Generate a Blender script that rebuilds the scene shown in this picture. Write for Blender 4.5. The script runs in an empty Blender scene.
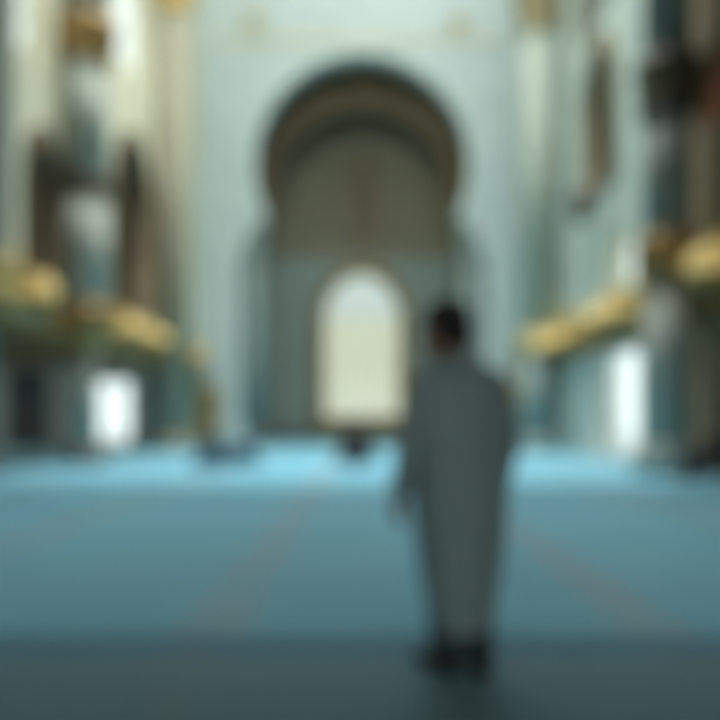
import bpy, bmesh, math, random
from mathutils import Vector, Matrix
random.seed(7)
PI = math.pi
S = bpy.context.scene
C = S.collection
F, CX, CY, H = 700.0, 362.0, 420.0, 1.2       # focal length in pixels, vanishing point, eye height

def onx(px, X): return X * F / (px - CX)       # depth of a pixel column on the wall plane x = X
def zat(py, Y): return H + (CY - py) * Y / F

# ------------------------------------------------------------------ materials
def mat(name, col, rough=.6, metal=0., var=None, scale=3., bump=0., bscale=40., detail=4., stretch=(1, 1, 1), coat=0., dist=0.):
    m = bpy.data.materials.new(name); m.use_nodes = True
    nt = m.node_tree; b = nt.nodes['Principled BSDF']
    b.inputs['Roughness'].default_value = rough; b.inputs['Metallic'].default_value = metal
    b.inputs['Coat Weight'].default_value = coat
    b.inputs['Base Color'].default_value = (*col, 1)
    tc = nt.nodes.new('ShaderNodeTexCoord'); mp = nt.nodes.new('ShaderNodeMapping')
    mp.inputs['Scale'].default_value = stretch
    nt.links.new(tc.outputs['Object'], mp.inputs['Vector'])
    if var:
        n = nt.nodes.new('ShaderNodeTexNoise'); n.inputs['Scale'].default_value = scale
        n.inputs['Detail'].default_value = detail; n.inputs['Distortion'].default_value = dist
        r = nt.nodes.new('ShaderNodeValToRGB')
        r.color_ramp.elements[0].position = .35; r.color_ramp.elements[1].position = .68
        r.color_ramp.elements[0].color = (*var, 1); r.color_ramp.elements[1].color = (*col, 1)
        nt.links.new(mp.outputs['Vector'], n.inputs['Vector']); nt.links.new(n.outputs['Fac'], r.inputs['Fac'])
        nt.links.new(r.outputs['Color'], b.inputs['Base Color'])
    if bump:
        n2 = nt.nodes.new('ShaderNodeTexNoise'); n2.inputs['Scale'].default_value = bscale
        bp = nt.nodes.new('ShaderNodeBump'); bp.inputs['Strength'].default_value = bump
        bp.inputs['Distance'].default_value = .01
        nt.links.new(mp.outputs['Vector'], n2.inputs['Vector']); nt.links.new(n2.outputs['Fac'], bp.inputs['Height'])
        nt.links.new(bp.outputs['Normal'], b.inputs['Normal'])
    return m

M = {}
M['marble'] = mat('pale_marble', (.60, .675, .66), .45, var=(.525, .60, .59), scale=.7, dist=1.5)
M['cream'] = mat('cream_stone', (.80, .74, .55), .7, var=(.73, .67, .49), scale=.8, dist=1.)
M['grey_marble'] = mat('grey_green_marble', (.30, .35, .32), .75, var=(.22, .29, .28), scale=1.5, dist=2.)
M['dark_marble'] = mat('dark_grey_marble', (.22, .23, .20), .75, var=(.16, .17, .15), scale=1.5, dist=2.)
M['tan_marble'] = mat('tan_marble', (.33, .31, .22), .7, var=(.27, .25, .175), scale=1.5, dist=2.)
M['teal_marble'] = mat('sea_green_marble', (.34, .39, .35), .8, var=(.28, .33, .30), scale=1.5, dist=2.)
M['stone'] = mat('neutral_grey_marble', (.38, .40, .34), .8, var=(.35, .36, .31), scale=1.5, dist=2.)
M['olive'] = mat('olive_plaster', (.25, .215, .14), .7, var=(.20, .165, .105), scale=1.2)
M['brown'] = mat('dark_brown_wood', (.27, .145, .045), .7, var=(.19, .10, .03), scale=4, stretch=(1, 6, 1))
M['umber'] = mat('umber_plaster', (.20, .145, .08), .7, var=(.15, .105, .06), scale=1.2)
M['gold'] = mat('gilded_metal', (.82, .62, .27), .42, .25, var=(.70, .51, .19), scale=9, bump=.3, bscale=60)
M['bronze'] = mat('aged_bronze', (.42, .26, .09), .42, .5, var=(.24, .14, .05), scale=7, bump=.3)
M['darkbronze'] = mat('dark_bronze', (.12, .10, .07), .45, .5, var=(.07, .06, .045), scale=7)
M['door'] = mat('dark_door_wood', (.055, .065, .06), .45, var=(.035, .042, .04), scale=5, stretch=(1, 1, .2))
M['gilt_door'] = mat('gilded_door_wood', (.45, .34, .15), .45, .2, var=(.32, .23, .10), scale=6)
M['red'] = mat('dark_red_shutter', (.42, .07, .02), .4, var=(.2, .03, .01), scale=8)
M['exterior'] = mat('white_terrace', (.85, .87, .86), .8, var=(.8, .82, .81), scale=1)
M['skin'] = mat('skin', (.36, .19, .125), .55, var=(.31, .155, .10), scale=20)
M['hair'] = mat('dark_hair', (.012, .009, .008), .5, bump=.6, bscale=120, stretch=(3, 3, 1))
M['robe'] = mat('grey_cotton', (.31, .38, .375), .85, var=(.28, .345, .34), scale=8, bump=.3, bscale=180)
M['charcoal'] = mat('charcoal_cloth', (.045, .052, .052), .85, bump=.3, bscale=180)
M['leather'] = mat('dark_leather', (.022, .014, .010), .45)
M['slate'] = mat('slate_blue_cloth', (.035, .085, .12), .85, bump=.3, bscale=120)
M['palecloth'] = mat('pale_blue_cloth', (.25, .40, .46), .85)
M['navy'] = mat('near_black_cloth', (.008, .013, .018), .85)
M['eye'] = mat('eye_white', (.8, .78, .74), .2)
M['iris'] = mat('iris', (.03, .015, .01), .15)

def glass(name, tint, gloss=.08):
    m = bpy.data.materials.new(name); m.use_nodes = True; nt = m.node_tree
    nt.nodes.remove(nt.nodes['Principled BSDF']); out = nt.nodes['Material Output']
    t = nt.nodes.new('ShaderNodeBsdfTransparent'); g = nt.nodes.new('ShaderNodeBsdfGlossy'); mx = nt.nodes.new('ShaderNodeMixShader')
    t.inputs['Color'].default_value = (*tint, 1); g.inputs['Roughness'].default_value = .1; mx.inputs[0].default_value = gloss
    nt.links.new(t.outputs[0], mx.inputs[1]); nt.links.new(g.outputs[0], mx.inputs[2]); nt.links.new(mx.outputs[0], out.inputs['Surface'])
    return m
M['glass'] = glass('clear_glass', (.93, .95, .94), .05)
M['grey_glass'] = glass('grey_glass', (.32, .36, .355), .05)
M['cream_glass'] = glass('cream_glass', (.70, .70, .62), .05)
M['pale_glass'] = glass('pale_glass', (.66, .69, .67), .05)
M['amber'] = glass('amber_lamp_glass', (.7, .5, .2), .15)

def carpet_mat():
    m = bpy.data.materials.new('blue_carpet'); m.use_nodes = True; nt = m.node_tree; N = nt.nodes; L = nt.links
    b = N['Principled BSDF']; b.inputs['Roughness'].default_value = .8
    b.inputs['Coat Weight'].default_value = .15; b.inputs['Coat Roughness'].default_value = .38; b.inputs['Sheen Weight'].default_value = .45; b.inputs['Sheen Roughness'].default_value = .45; b.inputs['Sheen Tint'].default_value = (.7, .92, 1, 1)
    tc = N.new('ShaderNodeTexCoord'); sx = N.new('ShaderNodeSeparateXYZ'); L.new(tc.outputs['Object'], sx.inputs[0])
    def math_(op, a, b_=None, v=None):
        n = N.new('ShaderNodeMath'); n.operation = op
        if isinstance(a, (int, float)): n.inputs[0].default_value = a
        else: L.new(a, n.inputs[0])
        if b_ is not None:
            if isinstance(b_, (int, float)): n.inputs[1].default_value = b_
            else: L.new(b_, n.inputs[1])
        return n.outputs[0]
    # lengthwise floral borders every 2.55 m
    x = math_('ADD', sx.outputs['X'], .86); x = math_('DIVIDE', x, 2.55); x = math_('ADD', x, 50.5); x = math_('FRACT', x)
    x = math_('SUBTRACT', x, .5); x = math_('ABSOLUTE', x); band = math_('LESS_THAN', x, .062)
    line = math_('LESS_THAN', math_('ABSOLUTE', math_('SUBTRACT', x, .078)), .006)
    vo = N.new('ShaderNodeTexVoronoi'); vo.inputs['Scale'].default_value = 9; L.new(tc.outputs['Object'], vo.inputs['Vector'])
    fl = math_('LESS_THAN', vo.outputs['Distance'], .62)
    fac = math_('MAXIMUM', math_('MULTIPLY', band, fl), line)
    # crosswise border where the near carpet begins
    y = math_('ABSOLUTE', math_('SUBTRACT', sx.outputs['Y'], 3.72)); cross = math_('LESS_THAN', y, .2)
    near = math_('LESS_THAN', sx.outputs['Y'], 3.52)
    n = N.new('ShaderNodeTexNoise'); n.inputs['Scale'].default_value = 1.2; L.new(tc.outputs['Object'], n.inputs['Vector'])
    rp = N.new('ShaderNodeValToRGB'); rp.color_ramp.elements[0].position = .3; rp.color_ramp.elements[1].position = .7
    rp.color_ramp.elements[0].color = (.145, .43, .56, 1); rp.color_ramp.elements[1].color = (.18, .49, .63, 1)
    L.new(n.outputs['Fac'], rp.inputs['Fac'])
    def mix(f, a, col, k):
        mx = N.new('ShaderNodeMix'); mx.data_type = 'RGBA'; L.new(math_('MULTIPLY', f, k), mx.inputs['Factor'])
        L.new(a, mx.inputs['A']); mx.inputs['B'].default_value = (*col, 1); return mx.outputs['Result']
    c = mix(fac, rp.outputs['Color'], (.38, .34, .31), .45)
    c = mix(cross, c, (.04, .17, .27), .8)
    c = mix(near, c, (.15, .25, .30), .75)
    L.new(c, b.inputs['Base Color'])
    bn = N.new('ShaderNodeTexNoise'); bn.inputs['Scale'].default_value = 250; L.new(tc.outputs['Object'], bn.inputs['Vector'])
    bp = N.new('ShaderNodeBump'); bp.inputs['Strength'].default_value = .5; bp.inputs['Distance'].default_value = .005
    L.new(bn.outputs['Fac'], bp.inputs['Height']); L.new(bp.outputs['Normal'], b.inputs['Normal'])
    return m
M['carpet'] = carpet_mat()

# ------------------------------------------------------------------ object helpers
def link(name, me, m=None, parent=None, smooth=False):
    o = bpy.data.objects.new(name, me); C.objects.link(o)
    if m is not None: me.materials.append(m)
    if parent is not None: o.parent = parent
    if smooth:
        for p in me.polygons: p.use_smooth = True
    return o
def obj(name, bm, m, parent=None, smooth=False):
    bmesh.ops.recalc_face_normals(bm, faces=bm.faces[:])
    me = bpy.data.meshes.new(name); bm.to_mesh(me); bm.free()
    return link(name, me, m, parent, smooth)
def tag(o, label=None, cat=None, group=None, kind=None):
    if label: o['label'] = label
    if cat: o['category'] = cat
    if group: o['group'] = group
    if kind: o['kind'] = kind
    return o
def thing(name, label, cat, loc=(0, 0, 0), rz=0, group=None):
    o = bpy.data.objects.new(name, None); C.objects.link(o); o.location = loc; o.rotation_euler = (0, 0, rz)
    return tag(o, label, cat, group)
def struct(o, label): return tag(o, label, None, None, 'structure')
def box(bm, x0, x1, y0, y1, z0, z1):
    v = [bm.verts.new(p) for p in ((x0,y0,z0),(x1,y0,z0),(x1,y1,z0),(x0,y1,z0),(x0,y0,z1),(x1,y0,z1),(x1,y1,z1),(x0,y1,z1))]
    for f in ((0,3,2,1),(4,5,6,7),(0,1,5,4),(1,2,6,5),(2,3,7,6),(3,0,4,7)): bm.faces.new([v[i] for i in f])
    return bm
def boxes(*a):
    bm = bmesh.new()
    for b in a: box(bm, *b)
    return bm
def lathe(bm, prof, n=40, cx=0, cy=0, flute=0, fn=16):
    rings = []
    for r, z in prof:
        rings.append([bm.verts.new((cx + (r*(1+flute*math.cos(fn*2*PI*k/n)))*math.cos(2*PI*k/n), cy + (r*(1+flute*math.cos(fn*2*PI*k/n)))*math.sin(2*PI*k/n), z)) for k in range(n)])
    for a, b in zip(rings, rings[1:]):
        for k in range(n): bm.faces.new((a[k], a[(k+1) % n], b[(k+1) % n], b[k]))
    bm.faces.new(rings[0][::-1]); bm.faces.new(rings[-1])
    return bm
def tube(bm, pts, radii, n=12, flat=None, up=None):
    """swept closed tube with rounded ends; flat = (a, b) ellipse factors"""
    pts = [Vector(p) for p in pts]; radii = list(radii) if hasattr(radii, '__len__') else [radii]*len(pts)
    d0 = (pts[1]-pts[0]).normalized(); d1 = (pts[-1]-pts[-2]).normalized()
    P = [pts[0]-d0*radii[0]*.9, pts[0]-d0*radii[0]*.6] + pts + [pts[-1]+d1*radii[-1]*.6, pts[-1]+d1*radii[-1]*.9]
    R = [radii[0]*.35, radii[0]*.78] + radii + [radii[-1]*.78, radii[-1]*.35]
    up = Vector(up) if up else None; rings = []; px = None
    for i, p in enumerate(P):
        t = (P[min(i+1, len(P)-1)] - P[max(i-1, 0)]).normalized()
        if px is None:
            ref = up or (Vector((1, 0, 0)) if abs(t.x) < .8 else Vector((0, 1, 0)))
            px = (ref - t*ref.dot(t)).normalized()
        else: px = (px - t*px.dot(t)).normalized()
        py = t.cross(px); fa, fb = flat or (1, 1)
        rings.append([bm.verts.new(p + px*R[i]*fa*math.cos(2*PI*k/n) + py*R[i]*fb*math.sin(2*PI*k/n)) for k in range(n)])
    for a, b in zip(rings, rings[1:]):
        for k in range(n): bm.faces.new((a[k], a[(k+1) % n], b[(k+1) % n], b[k]))
    bm.faces.new(rings[0][::-1]); bm.faces.new(rings[-1])
def loft(bm, rings_, n=28, ripple=None):
    """stack of superellipses (cx, cy, z, rx, ry, power)"""
    rings = []
    for i, (cx, cy, z, rx, ry, pw) in enumerate(rings_):
        rg = []
        for k in range(n):
            a = 2*PI*k/n; c, s = math.cos(a), math.sin(a)
            x = math.copysign(abs(c)**(2/pw), c); y = math.copysign(abs(s)**(2/pw), s)
            f = 1 + (ripple[0]*math.sin(ripple[1]*a + .7)*ripple[2](z) if ripple else 0)
            rg.append(bm.verts.new((cx+rx*x*f, cy+ry*y*f, z)))
        rings.append(rg)
    for a, b in zip(rings, rings[1:]):
        for k in range(n): bm.faces.new((a[k], a[(k+1) % n], b[(k+1) % n], b[k]))
    bm.faces.new(rings[0][::-1]); bm.faces.new(rings[-1])
def ball(bm, c, r, seg=20, rot=None):
    r = r if hasattr(r, '__len__') else (r, r, r)
    mt = Matrix.Translation(c) @ (rot.to_4x4() if rot else Matrix()) @ Matrix.Diagonal((*r, 1))
    bmesh.ops.create_uvsphere(bm, u_segments=seg, v_segments=seg//2, radius=1, matrix=mt)
def fuse(bm, voxel, smooth=2):
    """union of overlapping closed shapes as one continuous surface"""
    bmesh.ops.recalc_face_normals(bm, faces=bm.faces[:])
    me = bpy.data.meshes.new('tmp'); bm.to_mesh(me); bm.free()
    o = bpy.data.objects.new('tmp', me); C.objects.link(o)
    r = o.modifiers.new('r', 'REMESH'); r.mode = 'VOXEL'; r.voxel_size = voxel
    if smooth:
        s = o.modifiers.new('s', 'SMOOTH'); s.factor = .5; s.iterations = smooth
    dg = bpy.context.evaluated_depsgraph_get(); dg.update()
    res = bpy.data.meshes.new_from_object(o.evaluated_get(dg))
    bpy.data.objects.remove(o); bpy.data.meshes.remove(me)
    return res

def arch(u0, u1, z0, z1, n=14, point=.12):
    """opening outline with a slightly pointed round head"""
    r = (u1-u0)/2; zc = z1 - r*(1+point); uc = (u0+u1)/2
    if zc < z0: k = (z1-z0)/(r*(1+point)); 
    else: k = 1
    zc = max(zc, z0)
    pts = [(u0, z0), (u1, z0)]
    for i in range(n+1):
        a = PI*i/n; h = math.sin(a); pts.append((uc+r*math.cos(a), zc + k*r*(h + point*h**6)))
    return pts
def rect(u0, u1, z0, z1): return [(u0, z0), (u1, z0), (u1, z1), (u0, z1)]
def panel(name, outline, holes, w0, w1, axis, m, parent=None, bevel=0):
    """solid slab with openings; axis 'y': u = x, spans y w0..w1; axis 'x': u = y, spans x w0..w1; axis 'z': plan"""
    cu = bpy.data.curves.new('c', 'CURVE'); cu.dimensions = '2D'; cu.fill_mode = 'BOTH'; cu.extrude = .5
    for ol in [outline] + holes:
        sp = cu.splines.new('POLY'); sp.points.add(len(ol)-1); sp.use_cyclic_u = True
        for p, (u, v) in zip(sp.points, ol): p.co = (u, v, 0, 1)
    o = bpy.data.objects.new('c', cu); C.objects.link(o)
    dg = bpy.context.evaluated_depsgraph_get(); dg.update()
    me = bpy.data.meshes.new_from_object(o.evaluated_get(dg)); bpy.data.objects.remove(o); bpy.data.curves.remove(cu)
    me.materials.clear()
    for v in me.vertices:
        u, z, d = v.co; w = w0 + (d+.5)*(w1-w0)
        v.co = (u, w, z) if axis == 'y' else ((w, u, z) if axis == 'x' else (u, z, w))
    bm = bmesh.new(); bm.from_mesh(me); bmesh.ops.remove_doubles(bm, verts=bm.verts[:], dist=1e-4)
    bmesh.ops.recalc_face_normals(bm, faces=bm.faces[:]); bm.to_mesh(me); bm.free(); me.name = name
    return link(name, me, m, parent)
def ribbon(outline, t):
    """outline offset inwards by t (polygon)"""
    n = len(outline); out = []
    A = sum(outline[i][0]*outline[(i+1) % n][1]-outline[(i+1) % n][0]*outline[i][1] for i in range(n)); sg = 1 if A > 0 else -1
    for i in range(n):
        p0, p1, p2 = Vector(outline[i-1]), Vector(outline[i]), Vector(outline[(i+1) % n])
        d1 = (p1-p0).normalized(); d2 = (p2-p1).normalized()
        n1 = Vector((-d1.y, d1.x))*sg; n2 = Vector((-d2.y, d2.x))*sg; b = (n1+n2)
        b = b / max(b.dot(n1), .3) if b.length > 1e-6 else n1
        out.append((p1.x+b.x*t, p1.y+b.y*t))
    return out
def recess(name, u0, u1, z0, z1, xa, xb, m):
    """shallow chamber behind an opening (three sides, back, top, bottom), open at x = xa"""
    s = 1 if xb > xa else -1; t = .12
    X = sorted((xa, xb)); B = sorted((xb, xb+s*t))
    bm = boxes((*B, u0-t, u1+t, z0-t, z1+t), (*X, u0-t, u0, z0-t, z1+t), (*X, u1, u1+t, z0-t, z1+t), (*X, u0, u1, z0-t, z0), (*X, u0, u1, z1, z1+t))
    return obj(name, bm, m)

# ------------------------------------------------------------------ dimensions
XL, XR, YF, ZT = -8.0, 7.7, 33.6, 30.0
NEAR = -9.0
# ------------------------------------------------------------------ floor
struct(obj('floor', boxes((-18.6, 9, NEAR-.4, 40.4, -.4, -.02)), M['grey_marble']), 'stone floor slab under the blue carpet')
struct(obj('floor_exterior', boxes((-40, 60, 40.5, 70, -.5, -.08), (-40, -18.7, NEAR, 40.5, -.5, -.08), (9.1, 60, NEAR, 40.5, -.5, -.08), (-18.6, -9.2, 30.6, 40.4, -.019, -.005)), M['exterior']), 'white terrace outside the doors')
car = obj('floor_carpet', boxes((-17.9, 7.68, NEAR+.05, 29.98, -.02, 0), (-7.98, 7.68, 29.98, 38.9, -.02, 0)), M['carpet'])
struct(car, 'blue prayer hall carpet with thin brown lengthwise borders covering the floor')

# ------------------------------------------------------------------ far wall with horseshoe arch
zc, R = 13.5, 5.2
def horseshoe(dr=0.):
    pts = [(-5.95-dr, 0), (5.95+dr, 0), (5.95+dr, 8.7)]
    a0 = -math.asin((zc-11.1)/R)
    pts += [(5.75+dr, 9.5+dr*.3), (5.35+dr, 10.3+dr*.3), ((R+dr)*math.cos(a0)+.05, zc+(R+dr)*math.sin(a0)-.15)]
    n = 44
    for i in range(n+1):
        a = a0 + (PI-2*a0)*i/n
        h = max(0, math.sin(a)); pts.append(((R+dr)*math.cos(a), zc+(R+dr)*(math.sin(a)+.02*h**8)))
    pts += [(-(R+dr)*math.cos(a0)-.05, zc+(R+dr)*math.sin(a0)-.15), (-5.35-dr, 10.3+dr*.3), (-5.75-dr, 9.5+dr*.3), (-5.95-dr, 8.7)]
    return pts
HS = horseshoe()
dl, dr_ = (-7.85, -6.95), (6.45, 7.4)
struct(panel('wall_back', rect(-8.8, 8.4, -.02, ZT), [HS, rect(*dl, 0, 2.75), rect(*dr_, 0, 2.9)], YF, YF+1.1, 'y', M['marble']), 'pale sea green marble wall with tall horseshoe arch')
big = horseshoe(.42)
tr = panel('trim_1', big, [horseshoe(.02)], YF-.12, YF, 'y', mat('arch_moulding', (.68, .76, .72), .45, var=(.60, .69, .66), scale=2)); struct(tr, 'raised marble moulding around the horseshoe arch')
fr = panel('trim_2', rect(-7.0, 6.9, 19.3, 19.55), [], YF-.1, YF, 'y', M['cream']); struct(fr, 'thin cream string course above the horseshoe arch')
# gilded spandrel rosettes
for i, (px, py, lab) in enumerate(((254, 22, 'faint gilded rosette on marble above left shoulder of horseshoe arch'), (458, 24, 'faint gilded rosette on marble above right shoulder of horseshoe arch'))):
    X, Z = (px-CX)*YF/F, zat(py, YF)
    t = thing('rosette', lab, 'wall ornament', (X, YF-.03, Z), 0, 'rosettes above the arch')
    bm = bmesh.new(); lathe(bm, [(.16, 0), (.2, .08), (.1, .14), (.02, .16)], 24)
    for v in bm.verts: v.co = Vector((v.co.x, -v.co.z, v.co.y))
    obj('boss', bm, M['gold'], t)
    bm = bmesh.new()
    for k in range(8):
        a = 2*PI*k/8; ball(bm, (.5*math.cos(a), -.025, .5*math.sin(a)), (.26, .05, .12), 12, Matrix.Rotation(-a, 3, 'Y'))
    obj('petal_ring', bm, mat('pale_gilt', (.56, .58, .46), .6), t, True)
# jamb columns carrying the horseshoe head
def column(name, label, x, y, segs, group=None):
    """segs: list of (part name, profile, material, flute)"""
    t = thing(name, label, 'column', (x, y, 0), 0, group)
    for pn, prof, m, fl in segs: obj(pn, lathe(bmesh.new(), prof, 64 if fl else 40, flute=fl), m, t, True)
    return t
for sx, lab in ((-1, 'grey marble column standing inside left jamb of the horseshoe arch'), (1, 'grey marble column standing inside right jamb of the horseshoe arch')):
    column('arch_column', lab, sx*5.28, YF+.56, [
        ('plinth', [(.62, 0), (.62, .35), (.56, .4), (.6, .52), (.5, .62)], M['dark_marble'], 0),
        ('shaft', [(.47, .6), (.45, 4.5), (.42, 8.9)], M['grey_marble'], 0),
        ('capital', [(.43, 8.88), (.5, 8.95), (.46, 9.05), (.5, 9.4), (.66, 9.9), (.72, 10.0), (.72, 10.15)], M['teal_marble'], .03)], 'columns of the horseshoe arch')
# niche behind the arch
YB = 39.0
niche = bmesh.new(); box(niche, -6.1, -5.96, YF+1.1, YB+.4, -.02, 13.0); box(niche, 5.96, 6.1, YF+1.1, YB+.4, -.02, 13.0)
struct(obj('wall_niche_side', niche, M['teal_marble']), 'grey green marble side walls inside the arch')
n = 32; bm = bmesh.new(); ra, rb = 6.0, 6.4; vs = []
for i in range(n+1):
    a = PI*i/n; c, s = math.cos(a), math.sin(a)
    vs.append([bm.verts.new((r*c, yy, 13.0+r*s*.98)) for r, yy in ((ra, YF+1.1), (ra, YB+.4), (rb, YB+.4), (rb, YF+1.1))])
for a, b in zip(vs, vs[1:]):
    for k in range(4): bm.faces.new((a[k], a[(k+1) % 4], b[(k+1) % 4], b[k]))
bm.faces.new(vs[0]); bm.faces.new(vs[-1])
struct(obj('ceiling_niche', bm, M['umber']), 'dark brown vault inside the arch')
sc = YB/F
wx0, wx1, wz0, wz1 = (325-CX)*sc, (399-CX)*sc, zat(417, YB), zat(274, YB)
WIN = arch(wx0, wx1, wz0, wz1, 20, .1)
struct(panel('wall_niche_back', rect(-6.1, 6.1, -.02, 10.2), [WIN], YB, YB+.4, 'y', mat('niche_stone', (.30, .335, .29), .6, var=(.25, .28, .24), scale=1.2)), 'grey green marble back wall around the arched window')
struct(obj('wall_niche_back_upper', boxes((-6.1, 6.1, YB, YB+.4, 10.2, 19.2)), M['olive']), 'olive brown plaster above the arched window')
struct(obj('baseboard_niche', boxes((-5.94, wx0-.5, YB-.08, YB, 0, .95), (wx1+.5, 5.94, YB-.08, YB, 0, .95), (wx0-.5, wx1+.5, YB-.05, YB, 0, .6)), M['dark_marble']), 'dark stone dado at foot of niche wall')
# inner arch rib half way into the niche (brown soffit)
def archring(r0, r1, zc_, y0, y1, zb, m, name, lab):
    out = [(-r1, zb)] + [(r1*math.cos(PI-PI*i/30), zc_+r1*math.sin(PI-PI*i/30)) for i in range(31)] + [(r1, zb), (r0, zb)] + [(r0*math.cos(PI*i/30), zc_+r0*math.sin(PI*i/30)) for i in range(31)] + [(-r0, zb)]
    return struct(panel(name, out, [], y0, y1, 'y', m), lab)
archring(4.75, 5.93, 12.6, 36.2, 36.9, 10.4, M['umber'], 'trim_3', 'dark brown arched rib inside the niche')
# upper niche gilded tracery strip above the window
struct(obj('trim_4', boxes((-.55, .75, YB-.1, YB, 10.9, 15.6)), M['umber']), 'narrow bronze coloured strip above arched window')
# window surround
WF = thing('window_surround', 'gilded brown frame around the glowing arched window in the niche', 'window frame', (0, YB, 0))
outer = arch(wx0-.62, wx1+.62, .0, wz1+.75, 20, .1)
panel('moulding', outer, [arch(wx0+.01, wx1-.01, wz0+.01, wz1-.01, 20, .1)], -.16, -.001, 'y', mat('brown_gilt', (.30, .23, .13), .5, .2, var=(.22, .165, .09), scale=7), WF)
gold_in = panel('gilt_bead', arch(wx0-.09, wx1+.09, wz0-.09, wz1+.1, 20, .1), [WIN], -.2, -.161, 'y', M['gold'], WF)
w = panel('window_1', WIN, [ribbon(WIN, .07)], YB+.1, YB+.26, 'y', M['cream']); struct(w, 'tall arched window glowing cream at the end of the niche')
bm = bmesh.new(); wm = (wx0+wx1)/2
for k in range(1, 6): x = wx0+(wx1-wx0)*k/6; box(bm, x-.025, x+.025, YB+.14, YB+.22, wz0, wz1-.35-abs(k-3)**2*.28)
for k in range(1, 12): z = wz0+.62*k; box(bm, wx0+.05, wx1-.05, YB+.15, YB+.21, z-.02, z+.02) if z < wz1-2.2 else None
obj('lattice', bm, M['cream'], w)
zs = wz1-2.35
panel('pane', rect(wx0+.05, wx1-.05, wz0+.05, zs), [], YB+.17, YB+.18, 'y', M['cream_glass'], w)
panel('upper_pane', [(u, z) for u, z in arch(wx0+.05, wx1-.05, zs, wz1-.05, 20, .1)], [], YB+.17, YB+.18, 'y', M['pale_glass'], w)
# small gilded doors at both ends of the far wall
for i, (a, b, top, lab) in enumerate(((*dl, 2.75, 'gilded wooden door left of the horseshoe arch'), (*dr_, 2.9, 'gilded wooden door right of the horseshoe arch'))):
    d = struct(obj('door_%d' % (i+1), boxes((a+.03, b-.03, YF+.12, YF+.2, .01, top-.03)), M['gilt_door']), lab)
    bm = bmesh.new()
    for z0, z1 in ((.25, 1.2), (1.35, 2.5)):
        for u0, u1 in ((a+.12, (a+b)/2-.05), ((a+b)/2+.05, b-.12)): box(bm, u0, u1, YF+.09, YF+.12, z0, z1)
    obj('door_panel', bm, M['bronze'], d)
    bm = bmesh.new(); tube(bm, [((a+b)/2+.04, YF+.05, 1.0), ((a+b)/2+.04, YF+.05, 1.2)], .018); box(bm, (a+b)/2+.02, (a+b)/2+.06, YF+.05, YF+.12, 1.0, 1.03)
    obj('door_handle', bm, M['gold'], d)
    struct(panel('trim_%d' % (5+i), rect(a-.14, b+.14, 0, top+.2), [rect(a+.02, b-.02, -.01, top-.02)], YF-.07, YF, 'y', M['gold']), 'gilded door surround')

# ------------------------------------------------------------------ left side: gallery wall above an open aisle
n1 = (onx(27, XL), onx(58, XL), 4.55, 8.2); n2 = (onx(115, XL), onx(149, XL), 4.6, 11.0)
c1 = (onx(19, XL), onx(56, XL), 10.0, 14.6); c2 = (onx(115, XL), onx(154, XL), 13.2, 19.0)
holesL = [arch(*n1), arch(*n2), arch(*c1), arch(*c2)]
struct(panel('wall_left', rect(16.05, YF, 3.55, ZT), holesL, XL-.8, XL, 'x', M['cream']), 'cream stone gallery wall with dark arched openings')
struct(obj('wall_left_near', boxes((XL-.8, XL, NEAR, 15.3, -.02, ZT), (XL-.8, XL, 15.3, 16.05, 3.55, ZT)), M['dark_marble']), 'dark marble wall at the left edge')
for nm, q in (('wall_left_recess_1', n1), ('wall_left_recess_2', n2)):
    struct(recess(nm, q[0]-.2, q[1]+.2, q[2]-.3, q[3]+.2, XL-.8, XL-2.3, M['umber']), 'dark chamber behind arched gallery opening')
for i, q in enumerate((n1, n2)):
    struct(panel('trim_%d' % (7+i), arch(q[0]-.25-.12*i, q[1]+.25+.35*i, q[2], q[3]+.35), [arch(q[0]+.01, q[1]-.01, q[2]-.05, q[3]-.01)], XL, XL+.1, 'x', M['umber']), 'dark brown surround of arched gallery opening')
for i, q in enumerate((n1, n2)):
    struct(panel('trim_%d' % (13+i), arch(q[0]+.001, q[1]-.001, q[2]+.001, q[3]-.001), [ribbon(arch(*q), .07)], XL-.8, XL+.06, 'x', M['umber']), 'dark brown lining of arched gallery opening')
def window(num, q, x0, x1, label, g='glass', bars=2):
    ol = arch(*q)
    w = struct(panel('window_%d' % num, ol, [ribbon(ol, .08)], x0, x1, 'x', M['cream']), label)
    bm = bmesh.new(); xm = (x0+x1)/2
    for k in range(1, bars+1): u = q[0]+(q[1]-q[0])*k/(bars+1); box(bm, xm-.03, xm+.03, u-.03, u+.03, q[2], q[3]-(q[1]-q[0])*.22)
    for k in range(1, 4): z = q[2]+(q[3]-q[2])*k/5; box(bm, xm-.025, xm+.025, q[0]+.05, q[1]-.05, z-.025, z+.025)
    obj('mullions', bm, M['cream'], w)
    panel('pane', ribbon(ol, .07), [], xm-.005, xm+.005, 'x', M[g], w)
    return w
window(2, c1, XL-.16, XL-.04, 'bright clerestory window high on left wall, nearer one')
window(3, c2, XL-.16, XL-.04, 'bright clerestory window high on left wall beside bronze topped column')
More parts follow.
